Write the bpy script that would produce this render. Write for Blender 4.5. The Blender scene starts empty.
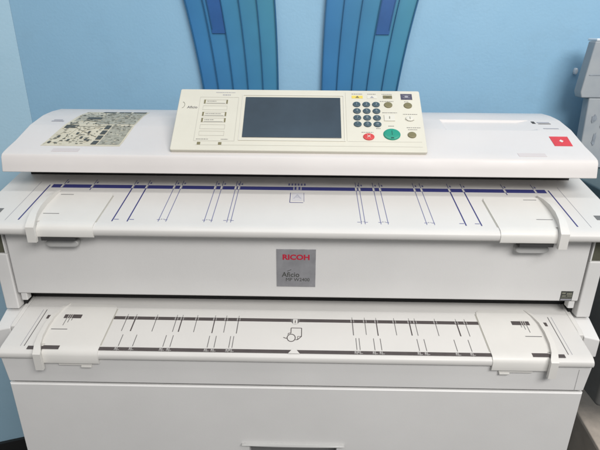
import bpy, bmesh, math, random
from mathutils import Vector, Matrix
random.seed(7)
S = bpy.context.scene
COL = S.collection
H = 1.32                                   # height of the camera above the floor

# ------------------------------------------------------------------ materials
def mat(name, col, rough=.4, noise=.03, nscale=6, spec=.5, bump=0., bscale=900, coat=0., metal=0., col2=None, detail=4):
    m = bpy.data.materials.new(name); m.use_nodes = True
    nt = m.node_tree; b = nt.nodes['Principled BSDF']
    b.inputs['Roughness'].default_value = rough
    b.inputs['Specular IOR Level'].default_value = spec
    b.inputs['Coat Weight'].default_value = coat
    b.inputs['Metallic'].default_value = metal
    tc = nt.nodes.new('ShaderNodeTexCoord')
    nz = nt.nodes.new('ShaderNodeTexNoise'); nz.inputs['Scale'].default_value = nscale; nz.inputs['Detail'].default_value = detail
    nt.links.new(tc.outputs['Object'], nz.inputs['Vector'])
    rp = nt.nodes.new('ShaderNodeValToRGB'); nz.inputs['Roughness'].default_value = .62
    c2 = col2 if col2 else tuple(max(0, c*(1-noise*2)) for c in col)
    rp.color_ramp.elements[0].position = .3; rp.color_ramp.elements[1].position = .7
    rp.color_ramp.elements[0].color = (*c2, 1); rp.color_ramp.elements[1].color = (*[min(1, c*(1+noise)) if not col2 else c for c in col], 1)
    nt.links.new(nz.outputs['Fac'], rp.inputs['Fac'])
    nt.links.new(rp.outputs['Color'], b.inputs['Base Color'])
    if bump:     # handling marks: the gloss varies a little
        n3 = nt.nodes.new('ShaderNodeTexNoise'); n3.inputs['Scale'].default_value = 9; n3.inputs['Detail'].default_value = 7
        nt.links.new(tc.outputs['Object'], n3.inputs['Vector'])
        m3 = nt.nodes.new('ShaderNodeMapRange'); m3.inputs['From Min'].default_value = .35; m3.inputs['From Max'].default_value = .68
        m3.inputs['To Min'].default_value = rough-.07; m3.inputs['To Max'].default_value = rough+.12
        nt.links.new(n3.outputs['Fac'], m3.inputs['Value']); nt.links.new(m3.outputs['Result'], b.inputs['Roughness'])
        n2 = nt.nodes.new('ShaderNodeTexNoise'); n2.inputs['Scale'].default_value = bscale; n2.inputs['Detail'].default_value = 2
        nt.links.new(tc.outputs['Object'], n2.inputs['Vector'])
        bp = nt.nodes.new('ShaderNodeBump'); bp.inputs['Strength'].default_value = bump; bp.inputs['Distance'].default_value = .0006
        nt.links.new(n2.outputs['Fac'], bp.inputs['Height']); nt.links.new(bp.outputs['Normal'], b.inputs['Normal'])
    return m
def L(r, g, b):                            # sRGB 0-255 to linear
    f = lambda c: (c/255/12.92) if c/255 <= .04045 else ((c/255+.055)/1.055)**2.4
    return (f(r), f(g), f(b))
lidM   = mat('white_plastic', (.68, .652, .636), .42, .02, 5, bump=.10)
trayM  = mat('tray_plastic', (.675, .664, .640), .38, .02, 5, bump=.08)
bodyM  = mat('body_plastic', (.72, .714, .702), .5, .025, 4, bump=.22)
guideM = mat('guide_plastic', (.70, .688, .655), .36, .02, 9, bump=.04)
tabM   = mat('guide_tab_plastic', (.47, .47, .46), .4, .03, 9)
panM   = mat('cream_plastic', (.66, .64, .55), .45, .02, 8, bump=.10)
creamD = mat('cream_line', (.50, .49, .43), .5)
paleM  = mat('pale_key_plastic', (.69, .675, .60), .4)
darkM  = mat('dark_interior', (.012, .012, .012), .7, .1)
seamM  = mat('seam_grey', (.05, .05, .05), .7)
oliveM = mat('olive_plastic', (.10, .10, .07), .5, .1, 60)
blueM  = mat('blue_ink', (.040, .045, .19), .4)
blueL  = mat('pale_blue_ink', (.17, .18, .33), .45)
greyI  = mat('grey_ink', (.34, .34, .38), .45)
inkM   = mat('brown_black_ink', (.080, .068, .068), .5, .06, 60)
inkL   = mat('grey_line_ink', (.15, .145, .145), .5)
whiteI = mat('white_ink', (.72, .70, .66), .45)
scrM   = mat('display_glass', (.042, .068, .095), .12, .15, 5, spec=.8)
keyM   = mat('dark_key_rubber', (.050, .090, .115), .35, .08, 90)
digM   = mat('key_digit', (.28, .33, .35), .4)
grnM   = mat('green_key', (.015, .30, .21), .35, .06, 60)
grnD   = mat('green_key_dark', (.01, .09, .07), .4)
redM   = mat('red_key', (.62, .06, .06), .35, .05, 60)
olkM   = mat('olive_key', (.20, .18, .09), .4, .08, 80)
yelM   = mat('yellow_lamp', (.75, .60, .12), .4)
purM   = mat('purple_grey_label', (.09, .085, .13), .4, .2, 400)
silvM  = mat('silver_plate', (.42, .42, .44), .34, .12, 60, metal=.35)
crimM  = mat('crimson_ink', (.50, .02, .05), .4)
redL   = mat('red_label', (.66, .04, .05), .4, .05, 80)
stkM   = mat('label_cream', (.64, .59, .46), .4, .06, 40)
stkG   = mat('label_grey_green', (.40, .385, .31), .4, .2, 120)
stkD   = mat('label_dark', (.075, .078, .070), .45, .2, 300)
stkT   = mat('label_text_grey', (.25, .25, .20), .45, .2, 300)
handM  = mat('handle_grey', (.16, .16, .16), .5)
machG  = mat('office_grey_plastic', (.13, .13, .125), .6, .08, 8, bump=.1)
machT  = mat('slate_top', (.09, .14, .16), .55, .2, 6)
unitM  = mat('blue_grey_plastic', (.40, .43, .45), .6, .25, 14, col2=(.32, .36, .40), detail=8)
chipM  = mat('chipped_patch', (.29, .33, .38), .7, .2, 60)
boxT   = mat('worn_box_top', (.80, .70, .60), .8, .15, 14, detail=10, bump=.3, bscale=200)
boxF   = mat('brown_box_side', (.55, .47, .39), .8, .12, 10, bump=.2, bscale=200)
floorM = mat('floor_vinyl', (.09, .09, .09), .6, .2, 8)
skirtM = mat('black_skirting', (.015, .015, .015), .5)
rubM   = mat('black_rubber', (.02, .02, .02), .7)
chromeM= mat('white_knob', (.75, .8, .85), .25)

def wallmat(name, a, b, c):
    m = mat(name, a, .55, 0, 1.3, col2=b, detail=5, bump=.55, bscale=150)
    nt = m.node_tree; bs = nt.nodes['Principled BSDF']
    src = bs.inputs['Base Color'].links[0].from_socket
    tc = nt.nodes['Texture Coordinate']
    n = nt.nodes.new('ShaderNodeTexNoise'); n.inputs['Scale'].default_value = 14; n.inputs['Detail'].default_value = 8; n.inputs['Roughness'].default_value = .65
    nt.links.new(tc.outputs['Object'], n.inputs['Vector'])
    mr = nt.nodes.new('ShaderNodeMapRange'); mr.inputs['From Min'].default_value = .52; mr.inputs['From Max'].default_value = .80; mr.inputs['To Max'].default_value = .55
    nt.links.new(n.outputs['Fac'], mr.inputs['Value'])
    mx = nt.nodes.new('ShaderNodeMix'); mx.data_type = 'RGBA'
    nt.links.new(mr.outputs['Result'], mx.inputs['Factor']); nt.links.new(src, mx.inputs['A']); mx.inputs['B'].default_value = (*c, 1)
    nt.links.new(mx.outputs['Result'], bs.inputs['Base Color'])
    return m
padM = mat('pad_plastic', (.63, .575, .565), .45)
wallM  = wallmat('blue_wall_paint', (.305, .53, .71), (.26, .475, .665), (.25, .435, .59))
wall2M = wallmat('blue_wall_paint_lit', (.42, .62, .75), (.37, .58, .72), (.33, .53, .66))  # same wall paint, with the brighter light on this bay put into its colour

def stripmat():
    m = bpy.data.materials.new('blue_translucent_plastic'); m.use_nodes = True
    nt = m.node_tree; b = nt.nodes['Principled BSDF']
    b.inputs['Roughness'].default_value = .3
    b.inputs['Transmission Weight'].default_value = .0
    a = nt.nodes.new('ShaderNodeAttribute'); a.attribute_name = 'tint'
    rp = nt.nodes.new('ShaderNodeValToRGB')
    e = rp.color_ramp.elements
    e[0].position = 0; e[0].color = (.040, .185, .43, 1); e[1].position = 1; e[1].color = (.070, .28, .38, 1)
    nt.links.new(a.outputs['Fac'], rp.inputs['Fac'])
    n = nt.nodes.new('ShaderNodeTexNoise'); n.inputs['Scale'].default_value = 7
    tc = nt.nodes.new('ShaderNodeTexCoord'); nt.links.new(tc.outputs['Object'], n.inputs['Vector'])
    mr = nt.nodes.new('ShaderNodeMapRange'); mr.inputs['To Min'].default_value = .8; mr.inputs['To Max'].default_value = 1.2
    nt.links.new(n.outputs['Fac'], mr.inputs['Value'])
    vm = nt.nodes.new('ShaderNodeVectorMath'); vm.operation = 'SCALE'
    nt.links.new(rp.outputs['Color'], vm.inputs[0]); nt.links.new(mr.outputs['Result'], vm.inputs['Scale'])
    nt.links.new(vm.outputs['Vector'], b.inputs['Base Color'])
    return m
stripM = stripmat()
stripR = mat('blue_plastic_rib', (.020, .115, .25), .35)
stripD = mat('dark_blue_insert', (.026, .11, .32), .35, .08, 10)

# ------------------------------------------------------------------ mesh builder
WLOC = {}
class MB:
    def __init__(s): s.v = []; s.f = []; s.mi = []; s.tint = None
    def poly(s, pts, faces, mi=0):
        b = len(s.v); s.v += [Vector(p) for p in pts]
        for f in faces: s.f.append([b+i for i in f]); s.mi.append(mi)
    def box(s, x0, x1, y0, y1, z0, z1, mi=0):
        s.hexa([(x0,y0,z0),(x1,y0,z0),(x1,y1,z0),(x0,y1,z0)], [(x0,y0,z1),(x1,y0,z1),(x1,y1,z1),(x0,y1,z1)], mi)
    def hexa(s, lo, hi, mi=0): s.loft([lo, hi], mi)
    def loft(s, secs, mi=0, cap=True):
        n = len(secs[0]); pts = [p for q in secs for p in q]; F = []
        for k in range(len(secs)-1):
            for i in range(n):
                j = (i+1) % n; F.append([k*n+i, k*n+j, (k+1)*n+j, (k+1)*n+i])
        if cap:
            F.append(list(range(n))[::-1]); F.append([(len(secs)-1)*n+i for i in range(n)])
        s.poly(pts, F, mi)
    def extx(s, prof, x0, x1, mi=0):       # profile (y,z) extruded along x
        s.loft([[(x0, y, z) for y, z in prof], [(x1, y, z) for y, z in prof]], mi)
    def build(s, name, mats, parent=None, bevel=0., seg=3, z_off=H, angle=35, smooth=True):
        if not isinstance(mats, (list, tuple)): mats = [mats]
        V = [v + Vector((0, 0, z_off)) for v in s.v]
        lo = Vector([min(v[i] for v in V) for i in range(3)]); hi = Vector([max(v[i] for v in V) for i in range(3)])
        c = (lo+hi)/2; c.z = lo.z
        me = bpy.data.meshes.new(name); me.from_pydata([v-c for v in V], [], s.f)
        for m in mats: me.materials.append(m)
        for p, k in zip(me.polygons, s.mi): p.material_index = k
        bm = bmesh.new(); bm.from_mesh(me); bmesh.ops.recalc_face_normals(bm, faces=bm.faces); bm.to_mesh(me); bm.free()
        if s.tint:
            at = me.attributes.new('tint', 'FLOAT', 'POINT')
            for i, t in enumerate(s.tint): at.data[i].value = t
        o = bpy.data.objects.new(name, me); COL.objects.link(o)
        pl = WLOC.get(parent.name, Vector()) if parent else Vector()
        o.parent = parent; o.location = c - pl; WLOC[o.name] = c
        if bevel:
            b = o.modifiers.new('bevel', 'BEVEL'); b.width = bevel; b.segments = seg; b.limit_method = 'ANGLE'
            b.angle_limit = math.radians(angle); b.harden_normals = True
            for p in me.polygons: p.use_smooth = True
        return o
def empty(name, loc, label, cat, group=None):
    o = bpy.data.objects.new(name, None); COL.objects.link(o); o.location = loc; o.empty_display_size = .05
    WLOC[o.name] = Vector(loc); tag(o, label, cat, group); return o
def tag(o, label, cat, group=None):
    o['label'] = label; o['category'] = cat
    if group: o['group'] = group

# a flat frame: origin, axis u, axis v, normal
class Frame:
    def __init__(s, O, U, V): s.O = Vector(O); s.U = Vector(U).normalized(); s.V = Vector(V).normalized(); s.N = s.U.cross(s.V).normalized()
    def p(s, u, v, n=0): return s.O + s.U*u + s.V*v + s.N*n
    def prism(s, mb, poly, n0, n1, mi=0):
        mb.loft([[s.p(u, v, n0) for u, v in poly], [s.p(u, v, n1) for u, v in poly]], mi)
    def rect(s, mb, u0, u1, v0, v1, n0, n1, mi=0): s.prism(mb, [(u0,v0),(u1,v0),(u1,v1),(u0,v1)], n0, n1, mi)
    def disc(s, mb, u, v, ru, rv, n0, n1, mi=0, k=28, dome=0.):
        ring = lambda a, n: [s.p(u+ru*a*math.cos(t), v+rv*a*math.sin(t), n) for t in [2*math.pi*i/k for i in range(k)]]
        secs = [ring(1, n0), ring(1, n1)]
        if dome: secs += [ring(.93, n1+dome*.5), ring(.75, n1+dome*.85), ring(.4, n1+dome)]
        mb.loft(secs, mi)
    def line(s, mb, a, b, w, n0, n1, mi=0):
        d = Vector((b[0]-a[0], b[1]-a[1])); d.normalize(); q = Vector((-d.y, d.x))*w/2
        s.prism(mb, [(a[0]-q.x, a[1]-q.y), (b[0]-q.x, b[1]-q.y), (b[0]+q.x, b[1]+q.y), (a[0]+q.x, a[1]+q.y)], n0, n1, mi)
    def text(s, mb, txt, u, v, size, n, mi=0, bold=0., align='CENTER', sx=1., shear=0.):
        cu = bpy.data.curves.new('t', 'FONT'); cu.body = txt; cu.size = size; cu.extrude = .00008; cu.offset = bold
        cu.align_x = align; cu.align_y = 'CENTER'; cu.shear = shear; cu.resolution_u = 3
        o = bpy.data.objects.new('t', cu); COL.objects.link(o)
        dg = bpy.context.evaluated_depsgraph_get(); dg.update()
        me = bpy.data.meshes.new_from_object(o.evaluated_get(dg))
        mb.poly([s.p(u+w.co.x*sx, v+w.co.y, n+w.co.z) for w in me.vertices], [list(p.vertices) for p in me.polygons], mi)
        bpy.data.objects.remove(o); bpy.data.curves.remove(cu); bpy.data.meshes.remove(me)

# ------------------------------------------------------------------ setting
def structure(o): o['kind'] = 'structure'; return o
m = MB(); m.box(-2.2, 2.2, -1.0, 1.9, -.03, 0); structure(m.build('floor', floorM, z_off=0))
m = MB(); m.box(-.714, 1.7, 1.30, 1.38, 0, 2.6); structure(m.build('back_wall', wallM, z_off=0))
m = MB()   # splayed bay of the wall to the left of the corner
m.loft([[(-.7145, 1.30, 0), (-.7145, 1.38, 0), (-1.5, 1.12, 0), (-1.5, 1.02, 0)], [(-.7145, 1.30, 2.6), (-.7145, 1.38, 2.6), (-1.5, 1.12, 2.6), (-1.5, 1.02, 2.6)]])
structure(m.build('corner_wall', wall2M, z_off=0))
m = MB(); m.box(-.714, 1.7, 1.288, 1.299, .001, .07)
m.loft([[(-.716, 1.299, .001), (-1.5, 1.019, .001), (-1.5, 1.007, .001), (-.716, 1.287, .001)], [(-.716, 1.299, .07), (-1.5, 1.019, .07), (-1.5, 1.007, .07), (-.716, 1.287, .07)]])
structure(m.build('skirting_board', skirtM, z_off=0))

# ------------------------------------------------------------------ the copier
cop = empty('wide_format_copier', (0, .95, 0), 'large white wide-format copier with two paper tables, a tilted control panel and a lower cabinet', 'copier')

# --- scanner lid
LID = [(.860, -.243), (.8625, -.231), (.8655, -.2165), (.869, -.2115), (.876, -.2085), (.890, -.2045), (.92, -.197), (.945, -.189), (.9775, -.1785), (.9815, -.1775),
       (1.0300, -.1685), (1.0335, -.168), (1.05, -.1667), (1.075, -.1655), (1.115, -.1665), (1.135, -.171), (1.143, -.180), (1.143, -.243)]
def lidz(y):
    for (a, za), (b, zb) in zip(LID, LID[1:]):
        if a <= y <= b and b > a: return za + (zb-za)*(y-a)/(b-a)
PIT = list(LID); PIT[9] = (.9830, -.1828); PIT[10] = (1.0285, -.1738)
m = MB()
sec = lambda x, P: [(x, y, z) for y, z in P]
m.loft([sec(-.54, LID), sec(.291, LID), sec(.296, PIT), sec(.450, PIT), sec(.473, LID), sec(.54, LID)])
lid = m.build('scanner_lid', lidM, cop, bevel=.0035, seg=3, angle=25)

def lidpatch(mb, corners, u0, u1, v0, v1, h, mi=0, skew=0., n=4, t=.0002):
    # corners: (xl_front, xr_front, yf, xl_back, xr_back, yb)
    xlf, xrf, yf, xlb, xrb, yb = corners
    def P(u, v, dz):
        y = yf + (yb-yf)*v; xl = xlf+(xlb-xlf)*v; xr = xrf+(xrb-xrf)*v
        return (xl+(xr-xl)*u, y, lidz(y)+dz)
    ks = [v0+(v1-v0)*i/n for i in range(n+1)]
    secs = []
    for k in ks:
        sh = skew*(k-v0)
        secs.append([P(u0+sh, k, h), P(u1+sh, k, h), P(u1+sh, k, h+t), P(u0+sh, k, h+t)])
    mb.loft(secs, mi)
# the instruction label, at the left
m = MB(); C = (-.482, -.333, .899, -.456, -.324, 1.068)
lidpatch(m, C, 0, 1, 0, 1, .0002, 0, n=14, t=.0003)
lidpatch(m, C, .40, .985, .50, .93, .0006, 1, n=8)
lidpatch(m, C, .05, .385, .60, .84, .0006, 1, n=6)
lidpatch(m, C, .70, .98, .03, .46, .0006, 1, n=6)
for a, b in ((.28, .48), (.53, .72), (.76, .97)): lidpatch(m, C, a, b, .935, .985, .0009, 2)
lidpatch(m, C, .20, .42, .655, .72, .0012, 2)
lidpatch(m, C, .04, .22, .40, .47, .0009, 2)
lidpatch(m, C, .06, .15, .50, .55, .0009, 3)
for k in range(4): lidpatch(m, C, .615, .685, .03+.115*k, .03+.115*k+.085, .0012, 2, skew=.04)
def lpt(u, v):
    xlf, xrf, yf, xlb, xrb, yb = C; y = yf+(yb-yf)*v; xl = xlf+(xlb-xlf)*v; xr = xrf+(xrb-xrf)*v
    return Vector((xl+(xr-xl)*u, y, lidz(y)))
def lline(a, b, w, h, mi, n=8):
    secs = []
    for i in range(n+1):
        t = i/n; p = lpt(a[0]+(b[0]-a[0])*t, a[1]+(b[1]-a[1])*t)
        secs.append([p+Vector((-w*.3, -w, h)), p+Vector((w*.3, w, h)), p+Vector((w*.3, w, h+.0002)), p+Vector((-w*.3, -w, h+.0002))])
    m.loft(secs, mi)
for a, b in (((.22, .44), (.63, .44)), ((.22, .40), (.60, .20)), ((.34, .33), (.64, .48)), ((.20, .62), (.60, .54)), ((.02, .02), (.12, .36)), ((.33, .05), (.36, .38)), ((.16, .03), (.24, .36))):
    lline(a, b, .0006, .0010, 3)
for k in range(330):      # illegible fine print
    u = random.random()*.93+.02; v = random.random()*.90+.03; w = random.uniform(.008, .04)
    if .58 < u < .70 and v < .5: continue
    lidpatch(m, C, u, min(.985, u+w), v, v+random.uniform(.006, .014), .0010+random.random()*.0004, random.choice((3, 3, 2, 0)), n=1)
for u, v in ((.40, .16), (.48, .12), (.30, .25), (.44, .28), (.52, .10), (.26, .10), (.09, .18), (.05, .05)):
    lidpatch(m, C, u, u+.03, v, v+.045, .0015, 2, n=1)
m.build('instruction_label', [stkM, stkG, stkD, stkT], lid)
# small grey mark left of it
m = MB(); C2 = (-.505, -.480, .998, -.505, -.480, 1.010)
lidpatch(m, C2, 0, 1, 0, .35, .0003, 0, n=1); lidpatch(m, C2, .1, .8, .6, .85, .0003, 0, n=1)
m.build('small_print', greyI, lid)
# red label with white emblem
m = MB(); C3 = (.4830, .5165, .919, .485, .520, .953)
lidpatch(m, C3, 0, 1, 0, 1, .0003, 0, n=4, t=.0004)
a = [lpt]; 
def c3(u, v, h):
    xlf, xrf, yf, xlb, xrb, yb = C3; y = yf+(yb-yf)*v; xl = xlf+(xlb-xlf)*v; xr = xrf+(xrb-xrf)*v
    return (xl+(xr-xl)*u, y, lidz(y)+h)
m.loft([[c3(.40, .5, .0009), c3(.52, .36, .0009), c3(.64, .5, .0009), c3(.52, .66, .0009)], [c3(.40, .5, .0011), c3(.52, .36, .0011), c3(.64, .5, .0011), c3(.52, .66, .0011)]], 1)
m.build('red_label', [redL, whiteI], lid)
m = MB()
lidpatch(m, (.476, .489, 1.012, .476, .489, 1.024), 0, .5, 0, 1, .0003, 0, n=1)
m.build('small_label', seamM, lid); m = MB()
lidpatch(m, (.487, .512, 1.010, .487, .512, 1.022), 0, 1, 0, .2, .0003, 0, n=1); lidpatch(m, (.487, .512, 1.010, .487, .512, 1.022), 0, 1, .5, .9, .0003, 1, n=1)
m.build('small_print', [seamM, greyI], lid); m = MB()
lidpatch(m, (.487, .517, .984, .487, .517, .990), 0, 1, 0, .5, .0003, 1, n=1)
m.build('small_print', [seamM, greyI], lid)
for s, x0 in ((-1, -.4525), (1, .402)):
    m = MB(); lidpatch(m, (x0, x0+.05, .8772, x0, x0+.05, .889), 0, 1, 0, 1, .0001, 0, n=2, t=.0003)
    m.build('embossed_pad', padM, lid)

# --- inner frame, dark
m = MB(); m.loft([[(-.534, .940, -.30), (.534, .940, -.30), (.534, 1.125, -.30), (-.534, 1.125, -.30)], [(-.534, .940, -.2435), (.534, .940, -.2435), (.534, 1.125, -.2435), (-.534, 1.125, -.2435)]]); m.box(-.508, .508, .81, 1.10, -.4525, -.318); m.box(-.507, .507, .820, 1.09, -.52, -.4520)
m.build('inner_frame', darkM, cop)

# --- upper paper table
def plane(y, k): return (-.2795+.2098*(y-.8922)) if k == 'U' else (-.4888+.216*(y-.7751))
UF = Frame((0, 0, plane(0, 'U')), (1, 0, 0), (0, 1, .2098)); LF = Frame((0, 0, plane(0, 'L')), (1, 0, 0), (0, 1, .216))
KU = math.sqrt(1+.2098**2); KL = math.sqrt(1+.216**2)
P = lambda y: (y, plane(y, 'U'))
prof = [P(.950), P(.90), P(.80), P(.772), (.7655, plane(.7655, 'U')-.0002), (.7605, plane(.7605, 'U')-.0015), (.7565, -.3125), (.7555, -.3175), (.7570, -.3225), (.7610, -.3255), (.77, -.3255), (.78, -.316), (.95, -.285)]
m = MB(); m.extx(prof, -.56, .56)
ut = m.build('upper_paper_table', trayM, cop, bevel=.0015, seg=2, angle=30)
def Ur(mb, x0, x1, y0, y1, n0, n1, mi=0): UF.rect(mb, x0, x1, y0*KU, y1*KU, n0, n1, mi)
def Lr(mb, x0, x1, y0, y1, n0, n1, mi=0): LF.rect(mb, x0, x1, y0*KL, y1*KL, n0, n1, mi)
m = MB()
T0, T1 = .0001, .00028
thin = [.1115, .1180, .1448, .1572, .2225, .2357]; thick = [.2885, .3148]
Ur(m, -.4705, .4705, .8880, .9005, T0, T1, 0)
for s in (-1, 1):
    for x in thin:  Ur(m, s*x-.0006, s*x+.0006, .7765, .8878, T0, T1, 1)
    for x in thick: Ur(m, s*x-.0011, s*x+.0011, .7755, .8878, T0, T1, 0)
    Ur(m, s*.4763-.0012, s*.4763+.0012, .7765, .898, T0, T1, 0)
    Ur(m, s*.4985-.0004, s*.4985+.0004, .775, .91, T0, T1, 2)
    for x in thin+thick+[.393, .4505]:     # white breaks in the bar, with ticks behind it
        Ur(m, s*x-.0022, s*x+.0022, .8884, .9001, T1+.0001, T1+.0003, 2)
        Ur(m, s*x-.0016, s*x+.0004, .8885, .9000, T1+.0004, T1+.0005, 3)
        Ur(m, s*x-.0007, s*x+.0007, .9020, .9200, T0, T1, 1)
        Ur(m, s*x+.003, s*x+.006, .906, .912, T0, T1, 1)
    for x in (.1148, .151, .229): 
        Ur(m, s*x-.010, s*x-.0045, .7815, .7828, T0, T1, 1); Ur(m, s*x+.0025, s*x+.008, .7815, .7828, T0, T1, 1)
        Ur(m, s*x-.0035, s*x-.0012, .7825, .7850, T0, T1, 2); Ur(m, s*x+.0008, s*x+.0022, .7825, .785, T0, T1, 2)
    for x in thick:
        Ur(m, s*x-s*.010, s*x-s*.002, .7808, .7826, T0, T1, 1) if s > 0 else Ur(m, s*x+.002, s*x+.010, .7808, .7826, T0, T1, 1)
    Ur(m, s*.393-.0008, s*.393+.0008, .880, .8878, T0, T1, 0)
# page pictogram
UF.line(m, (-.0125, .8785*KU), (-.0130, .8435*KU), .0012, T0, T1, 0); UF.line(m, (-.013, .8435*KU), (.0115, .8435*KU), .0014, T0, T1, 0)
UF.line(m, (.0125, .8785*KU), (.0130, .8465*KU), .0009, T0, T1, 1); Ur(m, -.0095, .0105, .850, .8785, T0, T1, 4)
UF.text(m, 'A', .0005, .864*KU, .022, T1+.0003, 5)
Ur(m, -.008, .008, .8885, .900, T1, T1+.0003, 2); Ur(m, -.0055, -.002, .889, .900, T1+.0004, T1+.0006, 0); Ur(m, .002, .0055, .889, .900, T1+.0004, T1+.0006, 0)
for x in (-.018, -.012, -.006, 0, .006, .012): Ur(m, x, x+.0035, .906, .914, T0, T1, 1)
m.build('size_marks', [blueM, blueL, greyI, whiteI, mat('faint_ink', (.60, .60, .63), .45), mat('faint_ink_grey', (.46, .47, .53), .45)], ut)
for s in (-1, 1):
    m = MB(); Ur(m, *sorted((s*.5195, s*.5345)), .798, .812, -.002, .0004); m.build('side_notch', handM, ut)

def guide(s, kind):
    """side paper guide: a thin plate that laps over the lip, with a raised curved fence"""
    F, K, k = (UF, KU, 'U') if kind == 'U' else (LF, KL, 'L')
    m = MB(); X = lambda x: s*x
    def pr(poly, n0, n1, mi=0):
        q = [(X(x), y*K) for x, y in poly]; q = q if s > 0 else q[::-1]; F.prism(m, q, n0, n1, mi)
    if kind == 'U':
        pr([(.3413, .772), (.3413, .855), (.3425, .863), (.3480, .8675), (.440, .8675), (.4480, .8675), (.454, .82), (.454, .772)], .0003, .0017)
        pr([(.3410, .7715), (.3397, .7715), (.3397, .859), (.3410, .859)], .0003, .0010, 1)     # shade of the plate edge, painted as a thin darker line
        lipx = (.3413, .4365); yl = .7545; zt = plane(.772, 'U')+.0017; zb = -.3275
        fence = [(.4440, .4490, .872, .004), (.4462, .4535, .850, .009), (.4475, .4570, .826, .012), (.4460, .4570, .800, .013), (.4428, .4548, .779, .012), (.4383, .4520, .763, .010)]
        drop = (.4355, .4500, .7475, -.3335)
        ticks = [(.4146, .4385, .859), (.4134, .4414, .794)]
    else:
        pr([(.3335, .702), (.3335, .785), (.3350, .7935), (.3410, .798), (.424, .802), (.4340, .802), (.445, .76), (.445, .702)], .0003, .0017)
        pr([(.3332, .7015), (.3319, .7015), (.3319, .789), (.3332, .789)], .0003, .0010, 1)  # painted shade along the plate edge, as on the upper guide
        lipx = (.3335, .4290); yl = .6840; zt = plane(.702, 'L')+.0017; zb = -.532
        fence = [(.4250, .4300, .7990, .003), (.4330, .4395, .783, .005), (.4385, .4458, .763, .007), (.4395, .4475, .740, .008), (.4375, .4465, .714, .008), (.4330, .4440, .695, .007)]
        drop = (.4255, .4385, .6755, -.5385)
        ticks = [(.405, .434, .735)]
    # apron over the lip
    x0, x1 = sorted((X(lipx[0]), X(lipx[1])))
    yf = .772 if kind == 'U' else .702
    m.extx([(yf, zt), (yl+.008, zt-.0022), (yl+.003, zt-.0058), (yl, zt-.012), (yl+.0008, zb+.002), (yl+.0035, zb), (yl+.006, zb+.003), (yl+.004, zt-.012), (yl+.0075, zt-.0075), (yf, zt-.0016)], x0, x1)
    secs = []
    for a, b, y, h in fence:
        xa, xb = sorted((X(a), X(b))); z = plane(y, k)
        secs.append([(xa, y, z+.0004), (xb, y, z+.0004), (xb, y, z+h), (xa, y, z+h)])
    a, b, y, z0 = drop; xa, xb = sorted((X(a), X(b))); zt2 = plane(y+.008, k)+.006
    secs.append([(xa, y+.006, z0), (xb, y+.006, z0), (xb, y+.004, zt2), (xa, y+.004, zt2)])
    secs.append([(xa, y, z0), (xb, y, z0), (xb, y, zt2-.004), (xa, y, zt2-.004)])
    m.loft(secs)
    for a, b, y in ticks:
        pr([(a, y), (b, y), (b, y+.0016), (a, y+.0016)], .0018, .0020, 2)
    if kind == 'L':        # windows through which the printed bars show, and marks outside the fence
        def win(x0, x1, y0, y1): pr([(x0, y0), (x1, y0), (x1, y1), (x0, y1)], .0018, .0020, 3)
        win(.3915, .4235, .7625, .7718); win(.4015, .4300, .6905, .6985)
        for i in range(3):
            x = .4085+.0035*i; pr([(x, .7600), (x+.0008, .7600), (x+.0008, .775), (x, .775)], .0021, .0022, 4)
        for x, y0, y1 in ((.411, .752, .7625), (.4165, .745, .7625), (.406, .757, .762)):
            pr([(x, y0), (x+.0011, y0), (x+.0011, y1), (x, y1)], .0018, .0020, 2)
    return m
for kind, par in (('U', ut),):
    for s in (-1, 1):
        g = guide(s, kind).build('paper_guide', [guideM, creamD, handM, inkM, whiteI], par, bevel=.0009, seg=2)
        # finger grip tab below the lip
        m = MB(); x0, x1 = sorted((s*.377, s*.432))
        m.box(x0-.001, x1+.001, .7585, .782, -.3345, -.3262, 1)  # dark block painted in for the shadow above the tab
        n = 20; secs = []
        for yy, sc in ((.784, .9), (.7715, 1.), (.7695, .97), (.7688, .85)):
            ring = []
            for i in range(n):
                t = 2*math.pi*i/n; cx = (x0+x1)/2; hw = ((x1-x0)/2-.008)
                ring.append((cx+(hw if math.cos(t) > 0 else -hw)+.009*sc*math.cos(t), yy, -.3445+.0065*sc*math.sin(t)))
            secs.append(ring)
        m.loft(secs, 0)
        m.build('grip_tab', [tabM, seamM], ut, bevel=.0006, seg=2)

# --- upper body: front panel and side covers
m = MB(); m.loft([[(-.5115, .783, -.4517), (.5115, .783, -.4517), (.5115, .809, -.4517), (-.5115, .809, -.4517)], [(-.5115, .783, -.3060), (.5115, .783, -.3060), (.5115, .809, -.3060), (-.5115, .809, -.3060)]])
fp = m.build('front_panel', bodyM, cop, bevel=.003)
FF = Frame((0, .783, 0), (1, 0, 0), (0, 0, 1))
m = MB()
FF.prism(m, [(-.0340, -.4286), (.0353, -.4286), (.0353, -.3550), (-.0340, -.3550)], .0001, .0012, 0)
FF.prism(m, [(-.0328, -.4274), (.0341, -.4274), (.0341, -.3562), (-.0328, -.3562)], .0012, .0014, 3)
FF.text(m, 'RICOH', .0005, -.3705, .0135, .0016, 1, bold=.0005, sx=1.16)
FF.text(m, 'Aficio', -.0090, -.4048, .0135, .0016, 2, bold=.00012, sx=1.0)
FF.text(m, 'MP W2400', .0035, -.4145, .0092, .0016, 2, sx=1.02)
FF.line(m, (-.015, -.3975), (-.008, -.3945), .0008, .0014, .0017, 2)
m.build('badge', [silvM, crimM, stkD, mat('silver_face', (.36, .36, .38), .4, .1, 30, metal=.3)], fp, bevel=.0002, seg=1)
m = MB()
FF.rect(m, .4775, .4990, -.4500, -.4305, .0002, .0004, 0)
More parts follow.
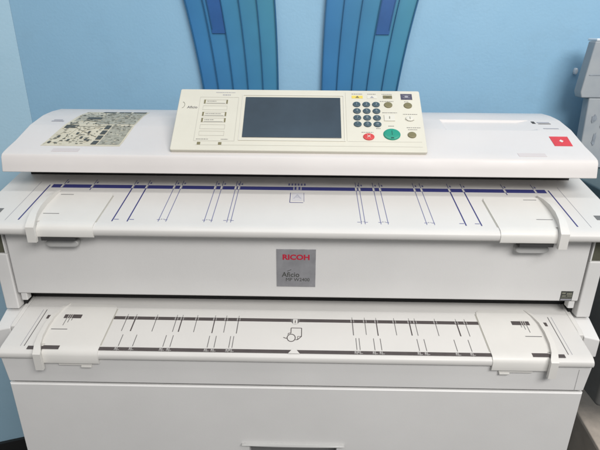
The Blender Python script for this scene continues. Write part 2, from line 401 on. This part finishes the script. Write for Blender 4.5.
for a, b, c, d in ((.4790, .4855, -.4360, -.4330), (.4880, .4970, -.4375, -.4340), (.4795, .4870, -.4415, -.4390), (.4890, .4975, -.4410, -.4390), (.4785, .4980, -.4445, -.4435)):
    FF.rect(m, a, b, c, d, .0006, .0007, 1)
FF.rect(m, .4785, .4980, -.4488, -.4462, .0006, .0007, 2)
m.build('rating_label', [stkD, stkT, greyI], fp)
for s in (-1, 1):
    m = MB(); m.box(*sorted((s*.497, s*.5085)), .786, .80, -.468, -.4525); m.build('stop_foot', bodyM, fp, bevel=.002)
for s in (-1, 1):
    m = MB(); x0, x1 = sorted((s*.5150, s*.5400)); xi, xo = sorted((s*.5150, s*.5175))
    m.box(x0, x1, .7830, 1.13, -.4850, -.3720)
    c = m.build('side_cover', bodyM, cop, bevel=.0025)
    m = MB(); m.box(xi, xo, .7832, 1.13, -.3717, -.3085); m.build('cover_rim', bodyM, c)
    m = MB(); m.box(*sorted((s*.5177, s*.5520)), .7870, .83, -.3715, -.332); m.build('hinge_block', oliveM, c, bevel=.001)
for s in (-1, 1):
    m = MB(); m.box(*sorted((s*.5080, s*.5160)), .80, 1.1, -.484, -.310); m.build('gap_shade_strip', darkM, cop)  # near-black strips stand in for the shade inside the cover gaps

# --- lower tray
P = lambda y: (y, plane(y, 'L'))
prof = [P(.84), P(.80), P(.74), P(.700), (.6945, plane(.6945, 'L')-.0002), (.6900, plane(.69, 'L')-.0018), (.6862, -.5125), (.6850, -.5170), (.6860, -.5220), (.6895, -.5250), (.70, -.5252), (.84, -.5252)]
m = MB(); m.loft([[(x, y, z) for y, z in prof] for x in (-.513, -.504, .504, .513)][1:3])
# the tray is a little narrower at its lip than under the body
for s in (-1, 1):
    x0, x1 = sorted((s*.504, s*.513)); m.extx([P(.84), P(.755), (.745, plane(.745, 'L')-.002), (.745, -.5252), (.84, -.5252)], x0, x1)
lt = m.build('lower_tray', trayM, cop, bevel=.0015, seg=2, angle=30)
for s in (-1, 1):     # side rail beside the tray
    xi, xo = s*.5142, s*.5440
    pr_ = [[(xi, .745, -.5445), (xo, .745, -.5445), (xo, .745, -.5080), (xi, .745, -.5010)], [(xi, 1.12, -.5445), (xo, 1.12, -.5445), (xo, 1.12, -.4880), (xi, 1.12, -.4880)]]
    pr_ = [pr_[0], [(xi, .79, -.5445), (xo, .79, -.5445), (xo, .79, -.4890), (xi, .79, -.4885)], pr_[1]]
    m = MB(); m.loft(pr_); m.build('side_rail', bodyM if s < 0 else bodyM, cop, bevel=.0022)
m = MB()
Lr(m, -.455, .455, .7632, .7708, T0, T1, 0); Lr(m, -.457, .457, .6912, .6984, T0, T1, 0)
for s in (-1, 1):
    for x, w in ((.1036, .0008), (.1263, .0006), (.1470, .0009), (.1798, .0006), (.2070, .0010), (.2174, .0006), (.2541, .0006), (.2925, .0011), (.3085, .0006)):
        y0 = .7335 if x in (.1036, .1470) else .7352
        Lr(m, s*x-w, s*x+w, y0, .7630, T0, T1, 1 if w < .0009 else 0)
        Lr(m, s*x-.0030, s*x+.0030, .7640, .7700, T1+.0001, T1+.0002, 2); Lr(m, s*x-.0012, s*x+.0020, .7636, .7705, T1+.0003, T1+.0004, 0)
        Lr(m, s*x-.0004, s*x+.0004, .7709, .7765, T0, T1, 1)
    for x in (.1070, .1125, .1378, .1495, .2136, .2258, .2780, .3026):
        Lr(m, s*x-.0006, s*x+.0006, .7010, .7270, T0, T1, 1)
        Lr(m, s*x-.0050, s*x+.0040, .6925, .6935, T1+.0001, T1+.0002, 2); Lr(m, s*x-.0006, s*x+.0006, .6914, .6990, T1+.0001, T1+.0002, 2)
        Lr(m, s*x-.0045, s*x-.0015, .6945, .6975, T1+.0001, T1+.0002, 2)
    # outer double rule and the small dark blocks outside the guides
    for x, w, k in ((.4640, .0007, 1), (.4705, .0004, 3)):
        Lr(m, s*x-w, s*x+w, .698, .785, T0, T1, k)
    Lr(m, *sorted((s*.4450, s*.4560)), .7622, .7712, T1, T1+.0001, 0)
# centre: white triangle, half round and page pictogram
LF.prism(m, [(-.0105, .6905*KL), (.0095, .6905*KL), (-.0005, .7045*KL)], T1+.0001, T1+.0003, 4)
pts = [(.0085*math.cos(t), .7700*KL-.0125*math.sin(t)) for t in [math.pi*i/10 for i in range(11)]]
LF.prism(m, pts[::-1], T0, T1+.0003, 1); Lr(m, -.004, .004, .758, .7695, T1+.0004, T1+.0005, 4); Lr(m, -.0008, .0008, .7600, .7665, T1+.0006, T1+.0007, 0)
ic = [(-.0070, .7360), (-.0070, .7485), (.0118, .7485), (.0118, .7290), (.0050, .7215), (.0012, .7210)]
lp = [(-.0062+.0072*math.cos(t), .7255+.0085*math.sin(t)) for t in [2*math.pi*i/14 for i in range(15)]]
for P_, w in ((ic, .0014), (lp, .0015), ([(-.0200, .7262), (-.0150, .7240), (-.0134, .7255)], .0014), ([(.0118, .7290), (.0050, .7290), (.0050, .7215)], .0010), ([(-.0125, .7330), (-.0105, .7365), (-.0070, .7360)], .0012)):
    for a, b in zip(P_, P_[1:]): LF.line(m, (a[0], a[1]*KL), (b[0], b[1]*KL), w, T0, T1, 0)
m.build('size_marks', [inkM, inkL, mat('grey_white_ink', (.42, .41, .40), .5), greyI, trayM], lt)
for s in (-1, 1):
    guide(s, 'L').build('paper_guide', [guideM, creamD, handM, inkM, whiteI], lt, bevel=.0009, seg=2)
    m = MB(); x0, x1 = sorted((s*.347, s*.405)); m.box(x0, x1, .6875, .70, -.5370, -.5262); x0, x1 = sorted((s*.348, s*.366)); m.box(x0, x1, .6860, .6990, -.5405, -.5364)
    m.build('grip_tab', guideM, lt, bevel=.0012)

# --- lower body strip and cabinet
m = MB(); m.loft([[(-.500, .6905, -.5745), (.500, .6905, -.5745), (.500, 1.12, -.5745), (-.500, 1.12, -.5745)], [(-.505, .6905, -.5254), (.505, .6905, -.5254), (.505, 1.12, -.5254), (-.505, 1.12, -.5254)]])
lb = m.build('lower_body', bodyM, cop, bevel=.0022)
m = MB(); m.box(.4835, .4842, .6899, .692, -.573, -.530); m.build('panel_joint', tabM, lb)
m = MB(); m.box(-.494, .494, .696, 1.11, -.585, -.5740); m.build('cabinet_seal', darkM, cop)
# cabinet with a recessed pull
zt, zb = -.5785, -1.24; hx0, hx1, hz0, hz1 = -.082, .079, -.760, -.7065
m = MB(); y0 = .690
def q4(a, b, c, d, mi=0): m.poly([a, b, c, d], [[0, 1, 2, 3]], mi)
m.box(-.500, .500, .712, 1.115, zb, zt-.0002)
m.box(-.5005, hx0, y0, .7125, zb, zt); m.box(hx1, .5005, y0, .7125, zb, zt); m.box(hx0-.0001, hx1+.0001, y0, .7125, hz1, zt); m.box(hx0-.0001, hx1+.0001, y0, .7125, zb, hz0)
m2 = MB(); m2.box(-.500, .500, .712, 1.115, zb, zt-.0002)
# one continuous front: frame of faces round the opening
m = m2
def ring(y, e):
    return [(-.5005+e, y, zb+e), (.5005-e, y, zb+e), (.5005-e, y, zt-e), (-.5005+e, y, zt-e)]
def hole(y, e=0): return [(hx0-e, y, hz0-e), (hx1+e, y, hz0-e), (hx1+e, y, hz1+e), (hx0-e, y, hz1+e)]
V = ring(.7125, 0) + ring(.6925, 0) + ring(.6900, .0022) + hole(.6900) + hole(.7115)
F = []
for a, b in ((0, 4), (4, 8), (8, 12), (12, 16)):
    for i in range(4): j = (i+1) % 4; F.append([a+i, a+j, b+j, b+i])
F.append([16, 17, 18, 19]); m.poly(V, F[:-1], 0); m.poly([V[16+i] for i in range(4)], [[0, 1, 2, 3]], 1)
cab = m.build('cabinet', [bodyM, handM], cop)
m = MB(); secs = []      # curved lip over the pull
for i in range(25):
    t = -1+2*i/24; x = -.0015+t*.094; h = .0052*(1-t*t)**.35 if abs(t) < 1 else .0004
    h = max(h, .0006); zc = -.7060-.0010*(1-t*t)
    secs.append([(x, .6898, zc-h*.5), (x, .6850, zc-h*.6), (x, .6838, zc), (x, .6856, zc+h*.5), (x, .6898, zc+h*.7)])
m.loft(secs); m.build('handle', tabM, cab)
for sx in (-.42, .42):
    for sy in (.76, 1.04):
        m = MB(); n = 20
        m.loft([[(sx+d, sy+.028*math.cos(2*math.pi*i/n), -1.24-.046+.033*math.sin(2*math.pi*i/n)) for i in range(n)] for d in (-.012, .012)])
        m.build('caster', rubM, cop, bevel=.002)

# --- control panel
pf = Frame((0, .876, -.202), (1, 0, 0), (0, .122, .0946))
m = MB()
def slab(mb, hw, v0, v1, n0, n1, r, mi=0):
    pts = []
    for cx, cv, a0 in ((hw-r, v1-r, 0), (-hw+r, v1-r, 90), (-hw+r, v0+r, 180), (hw-r, v0+r, 270)):
        for k in range(6): a = math.radians(a0+18*k); pts.append((cx+r*math.cos(a)+.0012, cv+r*math.sin(a)))
    pf.prism(mb, pts, n0, n1, mi)
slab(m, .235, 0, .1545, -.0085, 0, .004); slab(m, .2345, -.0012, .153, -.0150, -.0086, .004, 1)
m.box(-.20, .20, .955, 1.03, -.20, -.150, 0)
pan = m.build('control_panel', [panM, mat('cream_plastic_shaded', (.42, .41, .37), .5)], cop, bevel=.0020, seg=3, angle=40)  # lower slab: shade on the front edge is painted in as darker cream
m = MB()     # mouldings: faint ridges round the key fields
def frame_(u0, u1, v0, v1, w, n1, mi):
    pf.rect(m, u0, u1, v0, v0+w, .0001, n1, mi); pf.rect(m, u0, u1, v1-w, v1, .0001, n1, mi)
    pf.rect(m, u0, u0+w, v0+w, v1-w, .0001, n1, mi); pf.rect(m, u1-w, u1, v0+w, v1-w, .0001, n1, mi)
frame_(-.1925, -.1170, .0215, .1325, .0007, .0003, 0)
frame_(-.110, .0880, .0235, .1395, .0018, .0012, 1)
pf.rect(m, -.188, .228, .0120, .0126, .0001, .0003, 0); pf.rect(m, .0925, .2280, .0235, .0240, .0001, .0003, 0); pf.rect(m, .0905, .0911, .0235, .148, .0001, .0003, 0)
for v in (.1200, .1040, .0880, .0725, .0560, .0400):      # slots for job keys
    frame_(-.1845, -.1375, v-.0055, v+.0055, .0006, .0004, 0)
m.build('panel_moulding', [creamD, paleM], pan)
m = MB(); pf.rect(m, -.1035, .0805, .0310, .1325, .0001, .0016, 0); m.build('display', scrM, pan, bevel=.0006, seg=2)
m = MB()     # printed legends: too small to read, kept as fine dashes
def fine(u0, u1, v, h=.0012, mi=0):
    u = u0
    while u < u1:
        w = random.uniform(.0012, .0036); pf.rect(m, u, min(u1, u+w), v-h/2, v+h/2, .0002, .0003, mi); u += w+random.uniform(.0005, .0012)
fine(-.1630, -.1250, .1450, .0014, 1); fine(-.1490, -.1330, .1385, .0024, 1); pf.text(m, 'Aficio', -.2050, .1050, .0085, .0003, 0, bold=.0001)
fine(-.1780, -.1600, .1215); fine(-.1780, -.1480, .0890); fine(-.1780, -.1600, .0735)
for v in (.1160, .0840, .0685): pf.rect(m, -.1790, -.1430, v, v+.0007, .0002, .0003, 0)
fine(-.1880, -.1660, .0260); fine(-.1420, -.1290, .0258)
for v in (.1200, .0880, .0725):
    for u in (-.1835, -.1405): mk = MB(); pf.rect(mk, u, u+.0026, v-.0048, v+.0048, .0002, .0008); mk.build('slot_marker', olkM, pan)
for u in (-.1820, -.1430): mk = MB(); pf.rect(mk, u-.0030, u+.0030, .0127, .0187, .0002, .0006); mk.build('indicator_lamp', olkM, pan)
fine(.1030, .1240, .1440); fine(.1340, .1500, .1440); fine(.1620, .1820, .1440); fine(.1570, .1840, .1250); fine(.1600, .1880, .0955)
fine(.1990, .2260, .0920); fine(.2030, .2290, .0585); fine(.2050, .2220, .0535); fine(.1690, .1800, .0620); fine(.1180, .1400, .0460); fine(.1460, .1540, .0555); fine(.2040, .2130, .1245)
# crescent and ring emblem at the left
for k in range(9):
    a = math.radians(-80+k*20); pf.rect(m, -.2250+.0045*math.cos(a)-.0005, -.2250+.0045*math.cos(a)+.0005, .1110+.0075*math.sin(a)-.001, .1110+.0075*math.sin(a)+.001, .0002, .0003, 3)
m.build('panel_print', [inkL, greyI, olkM, stkT], pan)
DIG = ['1', '2', '3', '4', '5', '6', '7', '8', '9', '*', '0', '#']
k0 = None
for i in range(12):
    r, c = divmod(i, 3); u = (.1118, .1304, .1490)[c]; v = (.1159, .0988, .0817, .0655)[r]
    m = MB(); pf.disc(m, u, v, .0074, .0066, 0, .0014, 0, dome=.0012); pf.text(m, DIG[i], u, v, .0085, .0029, 1)
    m.build('number_key', [keyM, digM], pan)
def key(name, u, v, ru, rv, mt, dome=.0012, extra=None):
    m = MB(); pf.disc(m, u, v, ru, rv, 0, .0013, 0, dome=dome, k=36)
    if extra: extra(m)
    return m.build(name, mt, pan)
key('stop_key', .1310, .0349, .0104, .0080, [redM, whiteI], extra=lambda m: [pf.line(m, (.1280, .0320), (.1340, .0378), .0010, .0026, .0029, 1), pf.line(m, (.1280, .0378), (.1340, .0320), .0010, .0026, .0029, 1)])
key('start_key', .1741, .0412, .0158, .0135, [grnM, whiteI, grnD], dome=.0020, extra=lambda m: [pf.line(m, (.1741, .0380), (.1741, .0480), .0009, .0034, .0037, 2), pf.prism(m, [(.1712, .0300), (.1770, .0300), (.1765, .0325), (.1718, .0325)], .0026, .0032, 2)])
for u, v in ((.1726, .1153), (.2103, .1142), (.2111, .0403)): key('function_key', u, v, .0080, .0072, [olkM])
for u, v in ((.1727, .0817), (.2110, .0810)):
    m = MB()
    if u < .2: pf.rect(m, u-.0100, u+.0100, v-.0075, v+.0075, .0, .0018)
    else: pf.disc(m, u, v, .0080, .0062, 0, .0015, dome=.001)
    m2 = m; pf.rect(m2, u-.0006, u+.0006, v-.003, v+.003, .0026, .0028, 1)
    if u > .2:
        for k in range(7): a = math.radians(190+k*22); pf.rect(m, u+.0088*math.cos(a)-.001, u+.0088*math.cos(a)+.001, v+.0068*math.sin(a)-.0004, v+.0068*math.sin(a)+.0004, .0002, .0004, 1)
    m.build('mode_key', [paleM, stkT], pan, bevel=.0004, seg=2)
m = MB(); pf.rect(m, .1030, .1245, .1325, .1395, .0, .0006, 1); pf.prism(m, [(.1100, .1335), (.1178, .1335), (.1139, .1388)], .0007, .0010, 0); m.build('alert_lamp', [olkM, yelM], pan)
m = MB(); pf.rect(m, .1330, .1520, .1325, .1395, .0, .0006, 1); pf.prism(m, [(.1388, .1338), (.1460, .1338), (.1424, .1385)], .0007, .0010, 0); m.build('data_lamp', [greyI, paleM], pan)
m = MB(); pf.rect(m, .1640, .1815, .1325, .1400, .0, .0012, 0); pf.rect(m, .1690, .1765, .1345, .1362, .0013, .0014, 1); m.build('power_lamp', [olkM, stkD], pan, bevel=.0003, seg=1)
m = MB(); pf.rect(m, .1985, .2205, .1300, .1452, .0, .0006, 0); pf.rect(m, .2025, .2165, .1345, .1352, .0007, .0009, 1); pf.rect(m, .2025, .2165, .1400, .1407, .0007, .0009, 1); pf.disc(m, .2095, .1376, .0035, .0028, .0007, .0009, 1); m.build('panel_label', [purM, greyI], pan)

# ------------------------------------------------------------------ ribbed blue plastic panels on the wall
def ribbed(s, label):
    xo = 0 if s > 0 else 0
    fx = lambda x: (x if s < 0 else -x-.0055)
    root = empty('ribbed_plastic_panel', (fx(-.15), 1.275, 0), label, 'plastic panel', 'blue ribbed plastic panels')
    def edges(z):
        t = .067-z; return -.282+.21*t-.23*t*t, -.0648+.06*t-.14*t*t
    def X(fr, z): a, b = edges(z); return fx(a+(b-a)*fr)
    def strip(mb, f0, f1, z0, z1, ya, yb, mi=0, w0=0, w1=0, n=26, bow=.012):
        secs = []
        for i in range(n+1):
            z = z0+(z1-z0)*i/n
            x0, x1 = sorted((X(f0, z)-w0, X(f1, z)+w1)); 
            def Y(f): return 0
            y_ = bow*math.sin(math.pi*(z-z0+.0)/(1.1))*0
            secs.append([(x0, ya+y_, z), (x1, ya+y_, z), (x1, yb+y_, z), (x0, yb+y_, z)])
        mb.loft(secs, mi)
    m = MB(); Z0, Z1 = -.55, .42
    n, kx = 30, 10; idx = []
    m.tint = []
    for side, yy in ((0, 1.2910), (1, 1.2960)):
        for i in range(n+1):
            z = Z0+(Z1-Z0)*i/n
            for j in range(kx+1):
                f = j/kx; x = X(f, z); y = yy
                m.v.append(Vector((x, y, z)))
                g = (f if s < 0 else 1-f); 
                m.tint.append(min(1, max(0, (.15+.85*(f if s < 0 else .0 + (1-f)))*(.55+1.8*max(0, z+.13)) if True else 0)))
    W = kx+1; B = (n+1)*W
    for i in range(n):
        for j in range(kx):
            a = i*W+j; m.f.append([a, a+1, a+W+1, a+W]); m.f.append([B+a, B+a+1, B+a+W+1, B+a+W]); m.mi += [0, 0]
    for i in range(n):
        for j in (0, kx): a = i*W+j; m.f.append([a, a+W, B+a+W, B+a]); m.mi.append(0)
    for j in range(kx):
        for i in (0, n): a = i*W+j; m.f.append([a, a+1, B+a+1, B+a]); m.mi.append(0)
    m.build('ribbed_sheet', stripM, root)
    for k in range(6):
        mb = MB(); w = .0014 if k in (0, 5) else .0007
        strip(mb, k/5, k/5, Z0, Z1, 1.2855, 1.2908, w0=w, w1=w); mb.build('rib', stripR, root)
    mb = MB(); strip(mb, .235, .392, -.006, Z1, 1.2882, 1.2896); mb.build('dark_insert', stripD, root)
    mb = MB(); strip(mb, .245, .245, .004, Z1, 1.2865, 1.2881, w0=.0006, w1=.0006); mb.build('rib', stripR, root)
    mb = MB(); mb.box(fx(-.15)-.03, fx(-.15)+.03, 1.2961, 1.2998, .30, .36); mb.build('wall_bracket', stripR, root)
ribbed(-1, 'left one of two blue ribbed plastic panels on the wall, curving out to the left')
ribbed(1, 'right one of two blue ribbed plastic panels on the wall, green-tinged and leaning right')

# ------------------------------------------------------------------ neighbours at the right
nb = empty('office_machine', (1.0, 1.0, 0), 'dark grey office machine standing to the right behind the copier', 'office machine')
m = MB(); m.box(.655, .93, .86, 1.25, -.76, -.345); m.build('body', machG, nb, bevel=.01)
m = MB(); m.box(.651, .934, .856, 1.255, -.3445, -.312); m.build('top', machT, nb, bevel=.004)
for x, y in ((.70, 1.20), (.90, 1.20), (.90, .90)):
    m = MB(); m.box(x-.02, x+.02, y-.02, y+.02, -1.32, -.7455); m.build('leg', rubM, nb)
un = empty('equipment_case', (.85, 1.2, H-.31), 'scuffed grey equipment case standing against the blue wall at the far right', 'equipment')
m = MB(); m.loft([[(.690, 1.2, -.311), (1.0, 1.2, -.311), (1.0, 1.228, -.311), (.690, 1.228, -.311)], [(.683, 1.2, -.1420), (1.0, 1.2, -.1420), (1.0, 1.228, -.1420), (.683, 1.228, -.1420)]])
lo = m.build('lower_case', unitM, un, bevel=.003)
m = MB(); m.loft([[(.6640, 1.199, -.1418), (1.0, 1.199, -.1418), (1.0, 1.231, -.1418), (.6640, 1.231, -.1418)], [(.6590, 1.199, -.128), (1.0, 1.199, -.128), (1.0, 1.231, -.128), (.6590, 1.231, -.128)],
        [(.6700, 1.199, -.0160), (1.0, 1.199, -.0160), (1.0, 1.231, -.0160), (.6700, 1.231, -.0160)]])
uc = m.build('upper_case', unitM, un, bevel=.003)
m = MB(); m.box(.6705, 1.0, 1.1982, 1.1992, -.0905, -.0890); m.build('case_seam', chipM, uc)
m = MB()
rf = Frame((0, 1.1995, 0), (1, 0, 0), (0, 0, 1))
for u, v, a, b in ((.7050, -.190, .006, .010), (.715, -.240, .005, .016), (.698, -.276, .005, .012), (.728, -.205, .006, .008), (.742, -.262, .006, .010)):
    k = 12; pts = [(u+a*random.uniform(.6, 1.2)*math.cos(2*math.pi*i/k), v+b*random.uniform(.6, 1.2)*math.sin(2*math.pi*i/k)) for i in range(k)]
    rf.prism(m, pts, .0, .0008)
m.build('worn_patch', chipM, lo)
m = MB(); m.box(.672, .70, 1.20, 1.24, -.0158, -.010); m.build('white_cap', chromeM, un, bevel=.002)
m = MB(); kf = Frame((.650, 1.2996, -.080), (1, 0, 0), (0, 0, 1)); kf.disc(m, .037, -.008, .004, .008, 0, .008, dome=.003)
o = m.build('wall_glint_knob', chromeM); tag(o, 'glint modelled as a small white hook on the wall beside the grey equipment case', 'knob')  # glint beside the case, built as an added white knob
bx = empty('storage_box', (1.0, .95, 0), 'beige-brown box with a worn pale top on the floor right of the cabinet', 'box')
T = (-.95)
m = MB(); A, B_, C_, D_ = (.745, .90), (.772, 1.19), (1.3, 1.14), (1.25, .84)
m.loft([[(x, y, -1.319) for x, y in (A, B_, C_, D_)], [(x, y, T-.012) for x, y in (A, B_, C_, D_)]]); m.build('box_body', boxF, bx, bevel=.004)
m = MB(); e = .004
m.loft([[(A[0]-e, A[1]-e, z), (B_[0]-e, B_[1]+e, z), (C_[0]+e, C_[1]+e, z), (D_[0]+e, D_[1]-e, z)] for z in (T-.0119, T)]); m.build('box_lid', boxT, bx, bevel=.003)

# ------------------------------------------------------------------ camera
th, ro, ya, cx = .3763, .0076, .0144, .0182
F = Vector((-math.sin(ya)*math.cos(th), math.cos(ya)*math.cos(th), -math.sin(th)))
R = Vector((math.cos(ya), math.sin(ya), 0)); U = R.cross(F)
R2 = R*math.cos(ro)+U*math.sin(ro); U2 = -R*math.sin(ro)+U*math.cos(ro)
cam = bpy.data.cameras.new('camera'); co = bpy.data.objects.new('camera', cam); COL.objects.link(co)
co.matrix_world = Matrix(((R2.x, U2.x, -F.x, cx), (R2.y, U2.y, -F.y, 0), (R2.z, U2.z, -F.z, H), (0, 0, 0, 1)))
cam.sensor_width = 36; cam.lens = 36*490/600; cam.clip_start = .02; cam.clip_end = 50
S.camera = co

# ------------------------------------------------------------------ light
W = bpy.data.worlds.new('World'); S.world = W; W.use_nodes = True
bg = W.node_tree.nodes['Background']; bg.inputs['Strength'].default_value = .44
nt = W.node_tree; tc = nt.nodes.new('ShaderNodeTexCoord'); sp = nt.nodes.new('ShaderNodeSeparateXYZ'); rp = nt.nodes.new('ShaderNodeValToRGB')   # the room: pale ceiling, dimmer walls, dark floor
mr = nt.nodes.new('ShaderNodeMapRange'); mr.inputs['From Min'].default_value = -1
nt.links.new(tc.outputs['Generated'], sp.inputs[0]); nt.links.new(sp.outputs['Z'], mr.inputs['Value']); nt.links.new(mr.outputs['Result'], rp.inputs['Fac']); nt.links.new(rp.outputs['Color'], bg.inputs['Color'])
rp.color_ramp.elements[0].position = .35; rp.color_ramp.elements[0].color = (.34, .34, .34, 1); rp.color_ramp.elements[1].position = .85; rp.color_ramp.elements[1].color = (.97, .98, 1, 1)
e = rp.color_ramp.elements.new(.56); e.color = (.66, .66, .66, 1)
def area(name, loc, tgt, sx, sy, e, col):
    l = bpy.data.lights.new(name, 'AREA'); l.shape = 'RECTANGLE'; l.size = sx; l.size_y = sy; l.energy = e; l.color = col
    o = bpy.data.objects.new(name, l); COL.objects.link(o); o.location = loc
    o.rotation_euler = (Vector(tgt)-Vector(loc)).to_track_quat('-Z', 'Y').to_euler(); return o
area('ceiling_lamp', (.9, -.85, 2.45), (.15, .95, .9), 1.6, .7, 45, (1, .975, .95))
area('ceiling_lamp_rear', (.2, .35, 2.75), (.2, 1.1, .9), 2.2, .2, 11, (1, .98, .96))
S.view_settings.view_transform = 'Standard'; S.view_settings.look = 'None'; S.view_settings.exposure = 0; S.view_settings.gamma = 1
S.render.engine = 'CYCLES'
